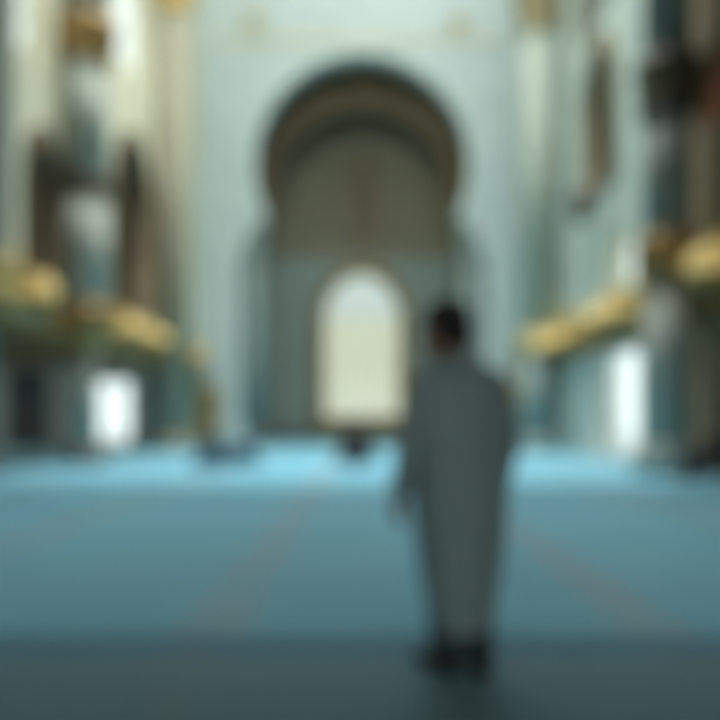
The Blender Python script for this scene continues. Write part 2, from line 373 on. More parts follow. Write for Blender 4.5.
# aisle under the gallery
struct(obj('ceiling_aisle', boxes((-18.4, XL-.001, 12, 30.4, 3.56, 3.9), (XL-.8, XL, 30.4, YF, 3.3, 3.549)), M['brown']), 'dark brown wooden soffit over the left aisle')
struct(panel('wall_aisle_outer', rect(12, 30.4, -.02, 3.55), [rect(13+i*4.2, 16.2+i*4.2, .5, 3.2) for i in range(4)], -18.4, -18, 'x', M['marble']), 'unseen outer wall of left aisle with openings added for daylight')  # unseen wall; openings added to brighten the dark aisle
struct(obj('wall_aisle_front', boxes((-18, XL-.8, 11.6, 12, -.02, 3.55)), M['marble']), 'near end wall of left aisle')
bd = ((95-CX)*30/F, (131-CX)*30/F, 0, zat(379, 30)); dd = ((6-CX)*30/F, (49-CX)*30/F, 0, zat(367, 30))
struct(panel('wall_aisle_back', rect(-18.0, XL-.001, -.02, 3.55), [rect(bd[0], bd[1], 0, bd[3]), rect(dd[0], dd[1], 0, dd[3])], 30, 30.4, 'y', mat('warm_grey_stone', (.62, .62, .54), .6, var=(.55, .55, .48), scale=1)), 'grey stone end wall of left aisle')
struct(obj('wall_left_far', boxes((XL-.8, XL, 30.4, YF, -.02, 3.3)), M['grey_marble']), 'grey marble wall between aisle and far wall')
def ydoor(num, q, y, m, glassm, label):
    a, b, z0, z1 = q
    d = struct(panel('door_%d' % num, rect(a+.01, b-.01, .01, z1-.01), [rect(a+.09, (a+b)/2-.04, .25, z1-.1), rect((a+b)/2+.04, b-.09, .25, z1-.1)], y, y+.08, 'y', m), label)
    mm = (a+b)/2
    for u0, u1 in ((a+.08, mm-.03), (mm+.03, b-.08)):
        panel('pane' if glassm != m else 'door_panel', rect(u0, u1, .24, z1-.09), [], y+.035, y+.045, 'y', glassm, d)
    bm = bmesh.new()
    for s in (-1, 1): tube(bm, [(mm+s*.02, y-.05, .95), (mm+s*.02, y-.05, 1.25)], .014); box(bm, mm+s*.02-.01, mm+s*.02+.01, y-.05, y, .96, .98); box(bm, mm+s*.02-.01, mm+s*.02+.01, y-.05, y, 1.22, 1.24)
    obj('door_handle', bm, M['gold'], d)
    return d
whitef = mat('white_frame', (.8, .82, .8), .4)
ydoor(3, bd, 30.15, whitef, M['glass'], 'brightly daylit glazed double door at end of left aisle')
ydoor(4, dd, 30.15, M['door'], M['door'], 'closed dark double door at end of left aisle')
# ------------------------------------------------------------------ right wall
r_door = (onx(641, XR), onx(594, XR), 0, 3.35); r_win = (onx(634, XR), onx(603, XR), 5.0, 7.2)
r_nic = (onx(612, XR), onx(584, XR), 8.9, 13.3); r_cl = (onx(614, XR), onx(573, XR), 14.2, 18.5); r_red = (14.3, 16.1, 7.7, 9.7)
struct(panel('wall_right', rect(17.3, YF, -.02, ZT), [rect(*r_door[:2], 0, 3.35), arch(*r_win), arch(*r_nic), arch(*r_cl)], XR, XR+.7, 'x', mat('right_wall_marble', (.46, .535, .485), .6, var=(.40, .465, .42), scale=.8, dist=1.5)), 'pale marble right wall with tall doorway')
struct(panel('wall_right_near', rect(NEAR, 17.3, -.02, ZT), [arch(*r_red)], XR, XR+.7, 'x', mat('dim_brown_stone', (.26, .185, .10), .7, var=(.20, .14, .075), scale=1.2)), 'brown stone wall at the right edge')
struct(recess('wall_right_recess', r_nic[0]-.1, r_nic[1]+.1, r_nic[2]-.1, r_nic[3]+.1, XR+.7, XR+1.4, M['olive']), 'brown chamber behind tall right niche')
struct(panel('trim_9', arch(r_nic[0]-.55, r_nic[1]+.4, r_nic[2]-.3, r_nic[3]+.5), [arch(*r_nic)], XR-.08, XR, 'x', M['olive']), 'olive surround of tall right niche')
struct(panel('trim_15', arch(r_nic[0]+.001, r_nic[1]-.001, r_nic[2]+.001, r_nic[3]-.001), [ribbon(arch(*r_nic), .07)], XR-.05, XR+.7, 'x', M['olive']), 'olive lining of tall right niche')
window(4, r_win, XR+.06, XR+.18, 'bright arched window above the right balcony')
window(5, r_cl, XR+.06, XR+.18, 'pale clerestory window high on right wall', 'grey_glass')
w = struct(panel('window_6', arch(*r_red), [ribbon(arch(*r_red), .1)], XR+.2, XR+.36, 'x', M['bronze']), 'arched window with dark red shutters at the right edge')
panel('shutter', ribbon(arch(*r_red), .08), [], XR+.25, XR+.31, 'x', M['red'], w)
a, b, _, zt = r_door; mm = (a+b)/2
d = struct(panel('door_5', rect(a+.01, b-.01, .01, zt-.01), [rect(a+.1, mm-.05, .2, zt-.12), rect(mm+.05, b-.1, .2, zt-.12)], XR+.10, XR+.18, 'x', whitef), 'brightly daylit glazed double door in right wall')
for u0, u1 in ((a+.09, mm-.04), (mm+.04, b-.09)): panel('pane', rect(u0, u1, .19, zt-.11), [], XR+.135, XR+.145, 'x', M['glass'], d)
bm = bmesh.new(); tube(bm, [(XR+.05, mm-.03, .95), (XR+.05, mm-.03, 1.25)], .014); tube(bm, [(XR+.05, mm+.03, .95), (XR+.05, mm+.03, 1.25)], .014); box(bm, XR+.05, XR+.10, mm-.04, mm+.04, 1.09, 1.11)
obj('door_handle', bm, M['gold'], d)
struct(panel('trim_10', rect(a-.16, b+.16, 0, zt+.0), [rect(a+.02, b-.02, -.01, zt-.16)], XR-.06, XR, 'x', M['marble']), 'marble surround of right doorway')

# gallery ledges with gilded frieze
def ledge(name, x0, x1, y0, y1, z, side, label):
    xs = sorted((x0, x1)); t = bpy.data.objects.new(name, None); C.objects.link(t); struct(t, label)
    obj('soffit_board', boxes((*xs, y0, y1, z-.5, z)), M['brown'], t)
    s = 1 if side == 'l' else -1
    xf = max(xs) if side == 'l' else min(xs)
    X = sorted((xf, xf+s*.06)); obj('frieze', boxes((*X, y0, y1, z-.34, z-.04)), M['bronze'], t)
    Y_ = sorted((x0 if side == 'l' else x1, xf+s*.14)); obj('cornice', boxes((min(xs) if side == 'l' else xf-.14, xf+.14 if side == 'l' else max(xs), y0, y1, z+.001, z+.12)), M['bronze'], t)
    return t
ledge('trim_11', XL+.001, XL+.35, 13.6, YF-.15, 3.72, 'l', 'brown and bronze gallery ledge running along the left wall under balconies')
ledge('trim_12', XR-.3, XR-.001, NEAR+.1, YF-.15, 3.95, 'r', 'brown and bronze gallery ledge running along the right wall over doorway')

BAL = {}
def balcony(y0, y1, xw, side, z, label, group, proj=.62):
    """half-oval gilded balcony standing out from the wall above the ledge"""
    s = 1 if side == 'l' else -1; L_ = (y1-y0)/2; yc = (y0+y1)/2
    t = thing('balcony', label, 'balcony', (xw+s*.005, yc, z), 0, group)
    def plan(k, lz, n=36):
        pts = []
        for i in range(n+1):
            a = -PI/2 + PI*i/n; c, q = math.cos(a), math.sin(a)
            pts.append((s*proj*k*abs(c)**.6, math.copysign(abs(q)**.55, q)*L_*lz))
        return pts
    def shell(levels):
        bm = bmesh.new(); rg = [[bm.verts.new((x, y, zz)) for x, y in plan(k, lz)] for k, lz, zz in levels]
        for a_, b_ in zip(rg, rg[1:]):
            for i in range(len(a_)-1): bm.faces.new((a_[i], a_[i+1], b_[i+1], b_[i]))
            bm.faces.new((a_[-1], a_[0], b_[0], b_[-1]))
        bm.faces.new(rg[0][::-1]); bm.faces.new(rg[-1]); return bm
    obj('corbel', shell([(.55, .7, -.5), (.7, .8, -.4), (.85, .92, -.25), (1.0, 1.0, -.12), (1.02, 1.0, -.02), (.98, .99, 0)]), M['bronze'], t)
    obj('parapet', shell([(.95, .985, .001), (.95, .985, .30)]), M['gold'], t)
    P = plan(.93, .975, 60)
    b0 = obj('baluster', lathe(bmesh.new(), [(.04, .3), (.045, .33), (.03, .36), (.055, .43), (.025, .52), (.04, .58)], 10), M['gold'], t, True)
    for n_, i in enumerate(range(1, 60, 2)):
        c_ = b0 if n_ == 0 else b0.copy()
        if n_: C.objects.link(c_)
        c_.location = (P[i][0], P[i][1], 0)
    obj('handrail', shell([(.97, .99, .58), (1.0, 1.0, .60), (1.0, 1.0, .68), (.96, .985, .70)]), M['gold'], t)
    bm = bmesh.new(); ball(bm, (0, 0, .76), .065, 12); f0 = obj('finial', bm, M['gold'], t, True)
    for n_, i in enumerate(range(4, 60, 8)):
        c_ = f0 if n_ == 0 else f0.copy()
        if n_: C.objects.link(c_)
        c_.location = (P[i][0], P[i][1], 0)
    BAL[(side, round(y0))] = (t, yc, z, xw+s*.005)
    return t
for a, b, z, lab in ((14.2, 17.2, 3.86, 'nearest gilded balcony on the left wall, above dark double door'),
                     (20.9, 25.9, 3.88, 'long gilded balcony on left wall, middle one above bright door'),
                     (29.2, 33.1, 3.88, 'gilded balcony on left wall in the corner beside far wall')):
    balcony(a, b, XL, 'l', z, lab, 'gilded balconies on the left wall')
for a, b, z, lab in ((13.0, 15.45, 4.2, 'gilded balcony at right edge of photo, on brown stone wall'),
                     (18.6, 21.7, 4.12, 'gilded balcony on right wall above bright glazed doorway'),
                     (24.0, 27.6, 4.12, 'gilded balcony on right wall just beyond the bright doorway'),
                     (30.3, 33.1, 4.12, 'small gilded balcony on right wall in the far corner')):
    balcony(a, b, XR, 'r', z, lab, 'gilded balconies on the right wall', .58)

def emit(name, col, k):
    m = bpy.data.materials.new(name); m.use_nodes = True; b = m.node_tree.nodes['Principled BSDF']
    b.inputs['Base Color'].default_value = (.70, .50, .20, 1); b.inputs['Emission Color'].default_value = (*col, 1); b.inputs['Emission Strength'].default_value = k
    return m
M['added_glow'] = emit('added_amber_glow', (.70, .53, .18), .45)  # glowing lanterns added to give the gilded parapets their shine
for x, y, z, k, key in ((-7.13, 15.7, 3.75, 1.15, ('l', 14)), (-7.13, 21.7, 3.80, 1., ('l', 21)), (-7.13, 23.4, 3.80, 1., ('l', 21)), (-7.13, 25.1, 3.80, 1., ('l', 21)), (-7.13, 31.2, 3.80, 1., ('l', 29)),
                     (6.86, 13.9, 3.88, 1.5, ('r', 13)), (6.88, 19.6, 3.9, 1.1, ('r', 19)), (6.88, 20.8, 3.9, 1.1, ('r', 19)), (6.88, 24.8, 3.75, 1.1, ('r', 24)), (6.88, 26.6, 3.75, 1.1, ('r', 24))):
    t, yc, bz, bx = BAL[key]; lo = (x-bx, y-yc, z-bz)
    ln = obj('lantern', lathe(bmesh.new(), [(r_*k, z_*k) for r_, z_ in ((.03, -.12), (.12, -.08), (.21, .02), (.24, .1), (.24, .13))], 20), M['bronze'], t, True); ln.location = lo
    obj('globe', lathe(bmesh.new(), [(r_*k, z_*k) for r_, z_ in ((.20, .131), (.26, .2), (.28, .3), (.26, .4), (.18, .48), (.06, .52))], 24), M['added_glow'], ln, True)
    obj('cap', lathe(bmesh.new(), [(r_*k, z_*k) for r_, z_ in ((.08, .52), (.09, .55), (.03, .6), (.01, .68))], 12), M['gold'], ln, True)

# ------------------------------------------------------------------ columns
yA = 7.5*F/(CX-86)
column('column', 'sea green column with bronze capital high on left wall', -7.5, yA, [
    ('base', [(.55, 0), (.55, .25), (.45, .3), (.5, .42), (.36, .52)], M['dark_marble'], 0),
    ('lower_shaft', [(.34, .5), (.32, 3.0)], M['stone'], 0),
    ('corbel', [(.33, 2.98), (.45, 3.2), (.7, 3.7), (.76, 3.95), (.76, 4.15), (.7, 4.25)], M['bronze'], .02),
    ('shaft', [(.62, 4.24), (.61, 7.3)], M['stone'], 0),
    ('collar', [(.64, 7.28), (.7, 7.36), (.66, 7.5), (.7, 7.66), (.64, 7.74)], M['darkbronze'], 0),
    ('upper_shaft', [(.60, 7.72), (.58, 10.85)], M['stone'], 0),
    ('capital', [(.6, 10.83), (.68, 10.9), (.66, 11.0), (.70, 11.3), (.78, 11.6), (.82, 11.75), (.82, 11.9)], M['bronze'], .035),
    ('top_shaft', [(.6, 11.88), (.6, ZT)], M['grey_marble'], 0)])
column('column', 'tan marble column with gilded top near far end of left wall', -7.32, 7.32*F/(CX-175), [
    ('base', [(.66, 0), (.66, .3), (.56, .36), (.6, .5), (.5, .6)], M['tan_marble'], 0),
    ('shaft', [(.5, .58), (.5, 3.9), (.58, 4.0), (.58, 17.0)], M['tan_marble'], 0),
    ('capital', [(.6, 16.98), (.66, 17.1), (.62, 17.25), (.7, 17.8), (.82, 18.4), (.86, 18.6)], mat('rich_gilt', (.62, .42, .13), .45, .3, var=(.48, .31, .09), scale=7), .035),
    ('top_shaft', [(.58, 18.58), (.58, ZT)], M['tan_marble'], 0)])
column('column', 'slim grey column of the left aisle beside bright door', -8.4, 8.4*F/(CX-156), [
    ('base', [(.5, 0), (.5, .25), (.4, .4)], M['grey_marble'], 0),
    ('shaft', [(.38, .39), (.36, 3.1)], M['grey_marble'], 0),
    ('capital', [(.37, 3.08), (.42, 3.15), (.5, 3.4), (.5, 3.54)], M['tan_marble'], 0)])
yB = 6.75*F/(667-CX)
column('column', 'thick dark grey column with dark capital near the right edge', 6.75, yB, [
    ('base', [(.74, 0), (.74, .35), (.66, .4), (.7, .55), (.58, .7)], M['grey_marble'], 0),
    ('lower_shaft', [(.5, .68), (.5, 4.3)], mat('warm_grey_marble', (.36, .37, .32), .8, var=(.31, .32, .275), scale=1.5, dist=2), 0),
    ('collar', [(.58, 4.28), (.66, 4.4), (.64, 4.9), (.68, 5.1), (.6, 5.2)], M['bronze'], .02),
    ('shaft', [(.5, 5.18), (.5, 7.9)], M['dark_marble'], 0),
    ('capital', [(.58, 7.88), (.62, 7.96), (.58, 8.1), (.62, 8.6), (.68, 8.95), (.68, 9.1)], M['darkbronze'], .03),
    ('upper_shaft', [(.5, 9.08), (.5, ZT)], M['dark_marble'], 0)])
column('column', 'beige marble column with gilded capital near far end of right wall', 6.95, 6.95*F/(538-CX), [
    ('base', [(.78, 0), (.78, .3), (.68, .36), (.72, .5), (.62, .62)], M['grey_marble'], 0),
    ('lower_shaft', [(.6, .6), (.6, 3.9)], M['grey_marble'], 0),
    ('collar', [(.62, 3.88), (.7, 3.95), (.7, 4.6), (.66, 4.7)], M['gold'], .02),
    ('shaft', [(.68, 4.68), (.68, 16.3)], mat('beige_marble', (.36, .41, .34), .8, var=(.31, .35, .29), scale=1.5, dist=2), 0),
    ('capital', [(.7, 16.28), (.76, 16.4), (.7, 16.6), (.78, 17.2), (.95, 17.9), (1.0, 18.2)], mat('dull_gilt', (.34, .28, .15), .5, .2, var=(.26, .21, .11), scale=7), .035),
    ('top_shaft', [(.68, 18.18), (.68, ZT)], M['grey_marble'], 0)])

# hanging bronze lantern on the right wall
yl = 7.0*F/(581-CX); zl = zat(206, yl)
t = thing('wall_lantern', 'dark bronze lantern hanging from bracket below tall brown niche', 'lantern', (7.0, yl, zl)); t.scale = (1, 1.25, 1.25)
obj('body', lathe(bmesh.new(), [(.05, -.5), (.12, -.46), (.2, -.36), (.3, -.28), (.3, .25), (.34, .3), (.2, .45), (.06, .55)], 8), M['darkbronze'], t)
bm = bmesh.new(); lathe(bm, [(.32, -.2), (.32, .18)], 8); obj('glazing', bm, M['amber'], t)
bm = bmesh.new(); tube(bm, [(0, 0, .55), (0, 0, .9)], .03); tube(bm, [(0, 0, .9), (.3, 0, .98), (.69, 0, .8)], .045); tube(bm, [(.1, 0, .93), (.45, 0, .65), (.69, 0, .5)], .03)
obj('bracket', bm, M['darkbronze'], t, True)

# ------------------------------------------------------------------ unseen ceilings, stepped to dim the near part (far part open for skylight)
struct(panel('wall_front', rect(-8.8, 8.4, -.02, 9.4), [arch(-7.6+i*5.2, -3.2+i*5.2, .3, 5.8) for i in range(3)], NEAR-.4, NEAR, 'y', M['grey_marble']), 'unseen wall behind the viewer, with arches added to let daylight in')  # unseen wall; arches added to light the near area from behind
struct(obj('ceiling', boxes((-8.8, 8.4, NEAR-.4, 8.0, 9.0, 9.4), (-8.8, 8.4, 7.6, 8.0, 9.4, 12.6), (-8.8, 8.4, 7.6, 9.2, 12.6, 13.0), (-8.8, 8.4, 13.8, 15.35, 12.6, 13.0), (-8.8, -5.2, 9.2, 13.8, 12.6, 13.0), (4.8, 8.4, 9.2, 13.8, 12.6, 13.0)), M['tan_marble']), 'unseen ceiling over the near part of the hall, stepped to dim the floor')  # unseen; steps and gap shaped so the floor darkens towards the viewer
struct(panel('wall_added_openings', rect(-8.8, 8.4, 13.0, ZT+.3), [arch(-7.6+i*5.2, -3.2+i*5.2, 14.2, 28.6) for i in range(3)], 14.95, 15.35, 'y', M['cream']), 'added unseen facade with tall openings to light the horseshoe arch wall')  # added facade, lets level light reach the far wall
struct(panel('ceiling_added_openings', rect(-8.8, 8.4, 15.0, YF+1.1), [rect(-6.6+i*4.55, -2.6+i*4.55, 17+j*5.3, 21.6+j*5.3) for i in range(3) for j in range(3)], ZT, ZT+.5, 'z', M['cream']), 'unseen ceiling with square openings added to light the hall')  # unseen roof; openings added to let the overhead lamps through

# ------------------------------------------------------------------ people
def finger(bm, base, d, curl, lens, r, axis):
    p = Vector(base); pts = [p - d*.02, p.copy()]; dd = Vector(d)
    for l, c in zip(lens, curl):
        dd = Matrix.Rotation(c, 3, axis) @ dd; p = p + dd*l; pts.append(p.copy())
    tube(bm, pts, [r, r, r*.95, r*.88, r*.78][:len(pts)], 10)
def hand(bm, wrist, d, palm_n, side):
    """d: direction of fingers, palm_n: the way the palm faces, side: vector towards the thumb"""
    w = Vector(wrist); d = Vector(d).normalized(); nrm = Vector(palm_n); nrm = (nrm - d*nrm.dot(d)).normalized()
    s = d.cross(nrm); s = s if s.dot(Vector(side)) > 0 else -s
    tube(bm, [w - d*.03, w + d*.01, w + d*.05, w + d*.08], [.024, .026, .036, .036], 14, (1.0, .42), s)
    axis = d.cross(nrm)                                    # positive rotation curls towards the palm
    for i, (off, ln) in enumerate(((.030, .072), (.010, .08), (-.011, .074), (-.030, .058))):
        b = w + d*(.088 - (abs(off) > .02)*.006) + s*off
        finger(bm, b, (d + s*off*1.5).normalized(), (.22 + .05*i, .38 + .05*i, .3), (ln*.45, ln*.32, ln*.25), .0082, axis)
    b = w + d*.028 + s*.028
    td = (d*.75 + s*.6 + nrm*.3).normalized()
    finger(bm, b, td, (-.05, .2, .2), (.036, .03, .022), .0095, axis)
def head(bm, c, yaw, pitch, k=1.):
    """c: centre of the head; faces +y before turning"""
    Rm = Matrix.Rotation(yaw, 3, 'Z') @ Matrix.Rotation(pitch, 3, 'X'); c = Vector(c)
    def P(x, y, z): return c + Rm @ Vector((x*k, y*k, z*k))
    sub = bmesh.new()
    ball(sub, (0, -.012, .025), (.077, .094, .09), 28)           # skull
    ball(sub, (0, .018, -.045), (.058, .066, .07), 24)           # face and jaw
    ball(sub, (0, .062, -.092), (.026, .022, .02), 16)           # chin
    tube(sub, [(0, .082, .012), (0, .097, -.018), (0, .104, -.032)], [.010, .012, .014], 12)
    ball(sub, (.012, .094, -.036), (.009, .011, .008), 10); ball(sub, (-.012, .094, -.036), (.009, .011, .008), 10)
    for s in (-1, 1):
        ball(sub, (s*.03, .074, .028), (.024, .014, .009), 12)   # brow
        ball(sub, (s*.040, .058, -.022), (.022, .02, .018), 12)  # cheek
        ball(sub, (s*.079, -.008, -.01), (.010, .018, .032), 14, Matrix.Rotation(-.2, 3, 'X'))
        ball(sub, (s*.074, .004, -.03), (.010, .012, .012), 10)
    ball(sub, (0, .083, -.062), (.022, .010, .0055), 12); ball(sub, (0, .081, -.071), (.019, .010, .006), 12)
    for v in sub.verts: v.co = c + Rm @ (v.co*k)
    me = bpy.data.meshes.new('t'); sub.to_mesh(me); sub.free(); bm.from_mesh(me); bpy.data.meshes.remove(me)
    return P, Rm
def face_parts(root, P, Rm, k, hairstyle='short'):
    for s in (-1, 1):
        bm = bmesh.new(); ball(bm, P(s*.031, .073, .006), .0125*k, 16); e = obj('eye', bm, M['eye'], root, True)
        bm = bmesh.new(); ball(bm, P(s*.031, .0835, .006), (.006*k, .006*k, .006*k), 12); obj('iris', bm, M['iris'], e, True)
    bm = bmesh.new()
    ball(bm, P(0, -.02, .038), (.086*k, .098*k, .092*k), 32, Rm)
    ball(bm, P(0, -.06, -.02), (.070*k, .05*k, .07*k), 24, Rm)
    inv = Rm.inverted(); o = P(0, 0, 0)
    me = fuse(bm, .007, 2)
    b2 = bmesh.new(); b2.from_mesh(me)
    kill = []
    for v in b2.verts:
        l = (inv @ (v.co - o))/k
        if (l.y > .045 and l.z < .062) or (l.y > .0 and l.z < .01 + .9*max(0, l.y)) or l.z < -.075: kill.append(v)
        nz = math.sin(l.x*170)*math.cos(l.z*130+l.y*110)*.0025 + random.uniform(-.0012, .0012)
        v.co += (v.co - o).normalized()*nz
    bmesh.ops.delete(b2, geom=kill, context='VERTS'); b2.to_mesh(me); b2.free(); me.name = 'hair'
    h = link('hair', me, M['hair'], root, True)
    sol = h.modifiers.new('thickness', 'SOLIDIFY'); sol.thickness = .012; sol.offset = -1
def foot(bm, heel, toe, k=1., r=.038):
    heel, toe = Vector(heel), Vector(toe); d = (toe-heel).normalized(); s = d.cross(Vector((0, 0, 1)))
    tube(bm, [heel + Vector((0, 0, .0)), heel.lerp(toe, .35)+Vector((0, 0, .012)), heel.lerp(toe, .7)-Vector((0, 0, .004)), toe-Vector((0, 0, .010))], [r, r*1.05, r*1.0, r*.72], 14, (1.05, .8), s)
def trunk(bm, pts, wid, dep, front):
    """pts from pelvis to neck; elliptical"""
    rings = []; n = 24; front = Vector(front)
    for i, p in enumerate(pts):
        p = Vector(p); t = (Vector(pts[min(i+1, len(pts)-1)]) - Vector(pts[max(i-1, 0)])).normalized()
        f = (front - t*front.dot(t)).normalized(); s = t.cross(f)
        rings.append([bm.verts.new(p + s*wid[i]*math.copysign(abs(math.cos(a))**.85, math.cos(a)) + f*dep[i]*math.sin(a)) for a in (2*PI*k/n for k in range(n))])
    for a, b in zip(rings, rings[1:]):
        for k in range(n): bm.faces.new((a[k], a[(k+1) % n], b[(k+1) % n], b[k]))
    bm.faces.new(rings[0][::-1]); bm.faces.new(rings[-1])

# --- standing person -------------------------------------------------
def standing(label, loc, rz):
    t = thing('person', label, 'person', loc, rz)
    hc = (-.05, .045, 1.61)
    sh = [(-.19, -.01, 1.385), (.19, -.01, 1.385)]
    el = [(-.295, -.045, 1.13), (.285, -.04, 1.13)]
    wr = [(-.31, .02, .885), (.275, .03, .89)]
    hip = [(-.085, 0, .93), (.085, 0, .93)]; kn = [(-.07, .02, .50), (.07, -.02, .50)]; an = [(-.065, .02, .09), (.065, -.07, .09)]
    bm = bmesh.new()
    trunk(bm, [(0, 0, .86), (0, -.01, .95), (0, 0, 1.08), (0, 0, 1.22), (0, -.005, 1.34), (0, -.01, 1.42), (0, 0, 1.465)], [.13, .165, .14, .16, .175, .155, .07], [.10, .115, .095, .11, .115, .09, .06], (0, 1, 0))
    tube(bm, [(0, -.01, 1.42), (0, .005, 1.49), (0, .02, 1.55)], [.06, .054, .056], 18)
    for i, s in ((0, -1), (1, 1)):
        tube(bm, [sh[i], Vector(sh[i]).lerp(Vector(el[i]), .5), el[i], Vector(el[i]).lerp(Vector(wr[i]), .4), wr[i]], [.050, .046, .038, .038, .026], 16)
        d = (Vector(wr[i])-Vector(el[i])).normalized(); d = (d + Vector((0, 0, -.4))).normalized()
        hand(bm, Vector(wr[i])+d*.02, d, (-s*1., .2, 0), (0, 1, 0))
        tube(bm, [hip[i], Vector(hip[i]).lerp(Vector(kn[i]), .5), kn[i], Vector(kn[i]).lerp(Vector(an[i]), .35), an[i]], [.09, .075, .055, .056, .036], 18)
        h = Vector(an[i]) + Vector((0, -.045, -.047)); foot(bm, h, h+Vector((s*.03, .20, 0)), 1, .036)
    P, Rm = head(bm, hc, .2, -.12, 1.24)
    me = fuse(bm, .0055, 2); me.name = 'body'; link('body', me, M['skin'], t, True)
    face_parts(t, P, Rm, 1.24)
    # long kurta with sleeves
    bm = bmesh.new()
    fold = (.05, 7, lambda z: max(0, (1.15-z)/.8))
    loft(bm, [(0, -.01, .22, .135, .135, 2.2), (0, -.01, .36, .16, .155, 2.2), (0, -.01, .55, .20, .175, 2.2), (0, -.01, .80, .235, .185, 2.2), (0, -.005, 1.05, .245, .175, 2.3), (0, 0, 1.22, .24, .165, 2.3), (0, -.005, 1.33, .235, .15, 2.3), (0, -.01, 1.40, .215, .13, 2.1), (0, -.005, 1.45, .155, .105, 2.), (0, .0, 1.505, .085, .085, 2)], 56, fold)
    for i in (0, 1):
        s = Vector(sh[i]); e = Vector(el[i]); w_ = Vector(wr[i])
        tube(bm, [Vector((s.x*.62, 0, 1.385)), Vector((s.x*1.0, -.012, 1.375)), s.lerp(e, .45), e, e.lerp(w_, .4), e.lerp(w_, .95)], [.075, .078, .069, .062, .056, .050], 20)
    me = fuse(bm, .007, 8); me.name = 'kurta'; link('kurta', me, M['robe'], t, True)
    # placket seam and cuffs
    for i in (0, 1):
        bm = bmesh.new(); e = Vector(el[i]); w_ = Vector(wr[i]); tube(bm, [e.lerp(w_, .90), e.lerp(w_, 1.0)], [.055, .053], 20)
        obj('cuff', bm, M['robe'], t, True)
    bm = bmesh.new()
    for i in (0, 1):
        k_ = Vector(kn[i]); a_ = Vector(an[i]); tube(bm, [Vector(hip[i]).lerp(k_, .4), k_, k_.lerp(a_, .5), a_+Vector((0, 0, .03))], [.10, .088, .08, .068], 20)
    me = fuse(bm, .008, 2); me.name = 'trousers'; link('trousers', me, M['charcoal'], t, True)
    for i, s in ((0, -1), (1, 1)):
        bm = bmesh.new(); h = Vector(an[i]) + Vector((0, -.045, -.042)); foot(bm, h, h+Vector((s*.03, .225, .004)), 1, .048)
        tube(bm, [Vector(an[i])+Vector((0, -.012, -.03)), Vector(an[i])+Vector((0, -.012, .0))], [.046, .044], 16)
        me = fuse(bm, .007, 2); me.name = 'shoe'; link('shoe', me, M['leather'], t, True)
        zmin = min(v.co.z for v in me.vertices)
        for v in me.vertices: v.co.z = max(v.co.z, .002)
    return t
PY = 3.30
standing('person standing with back turned in long grey kurta and dark trousers', ((459-CX)*PY/F, PY, .002), .5)

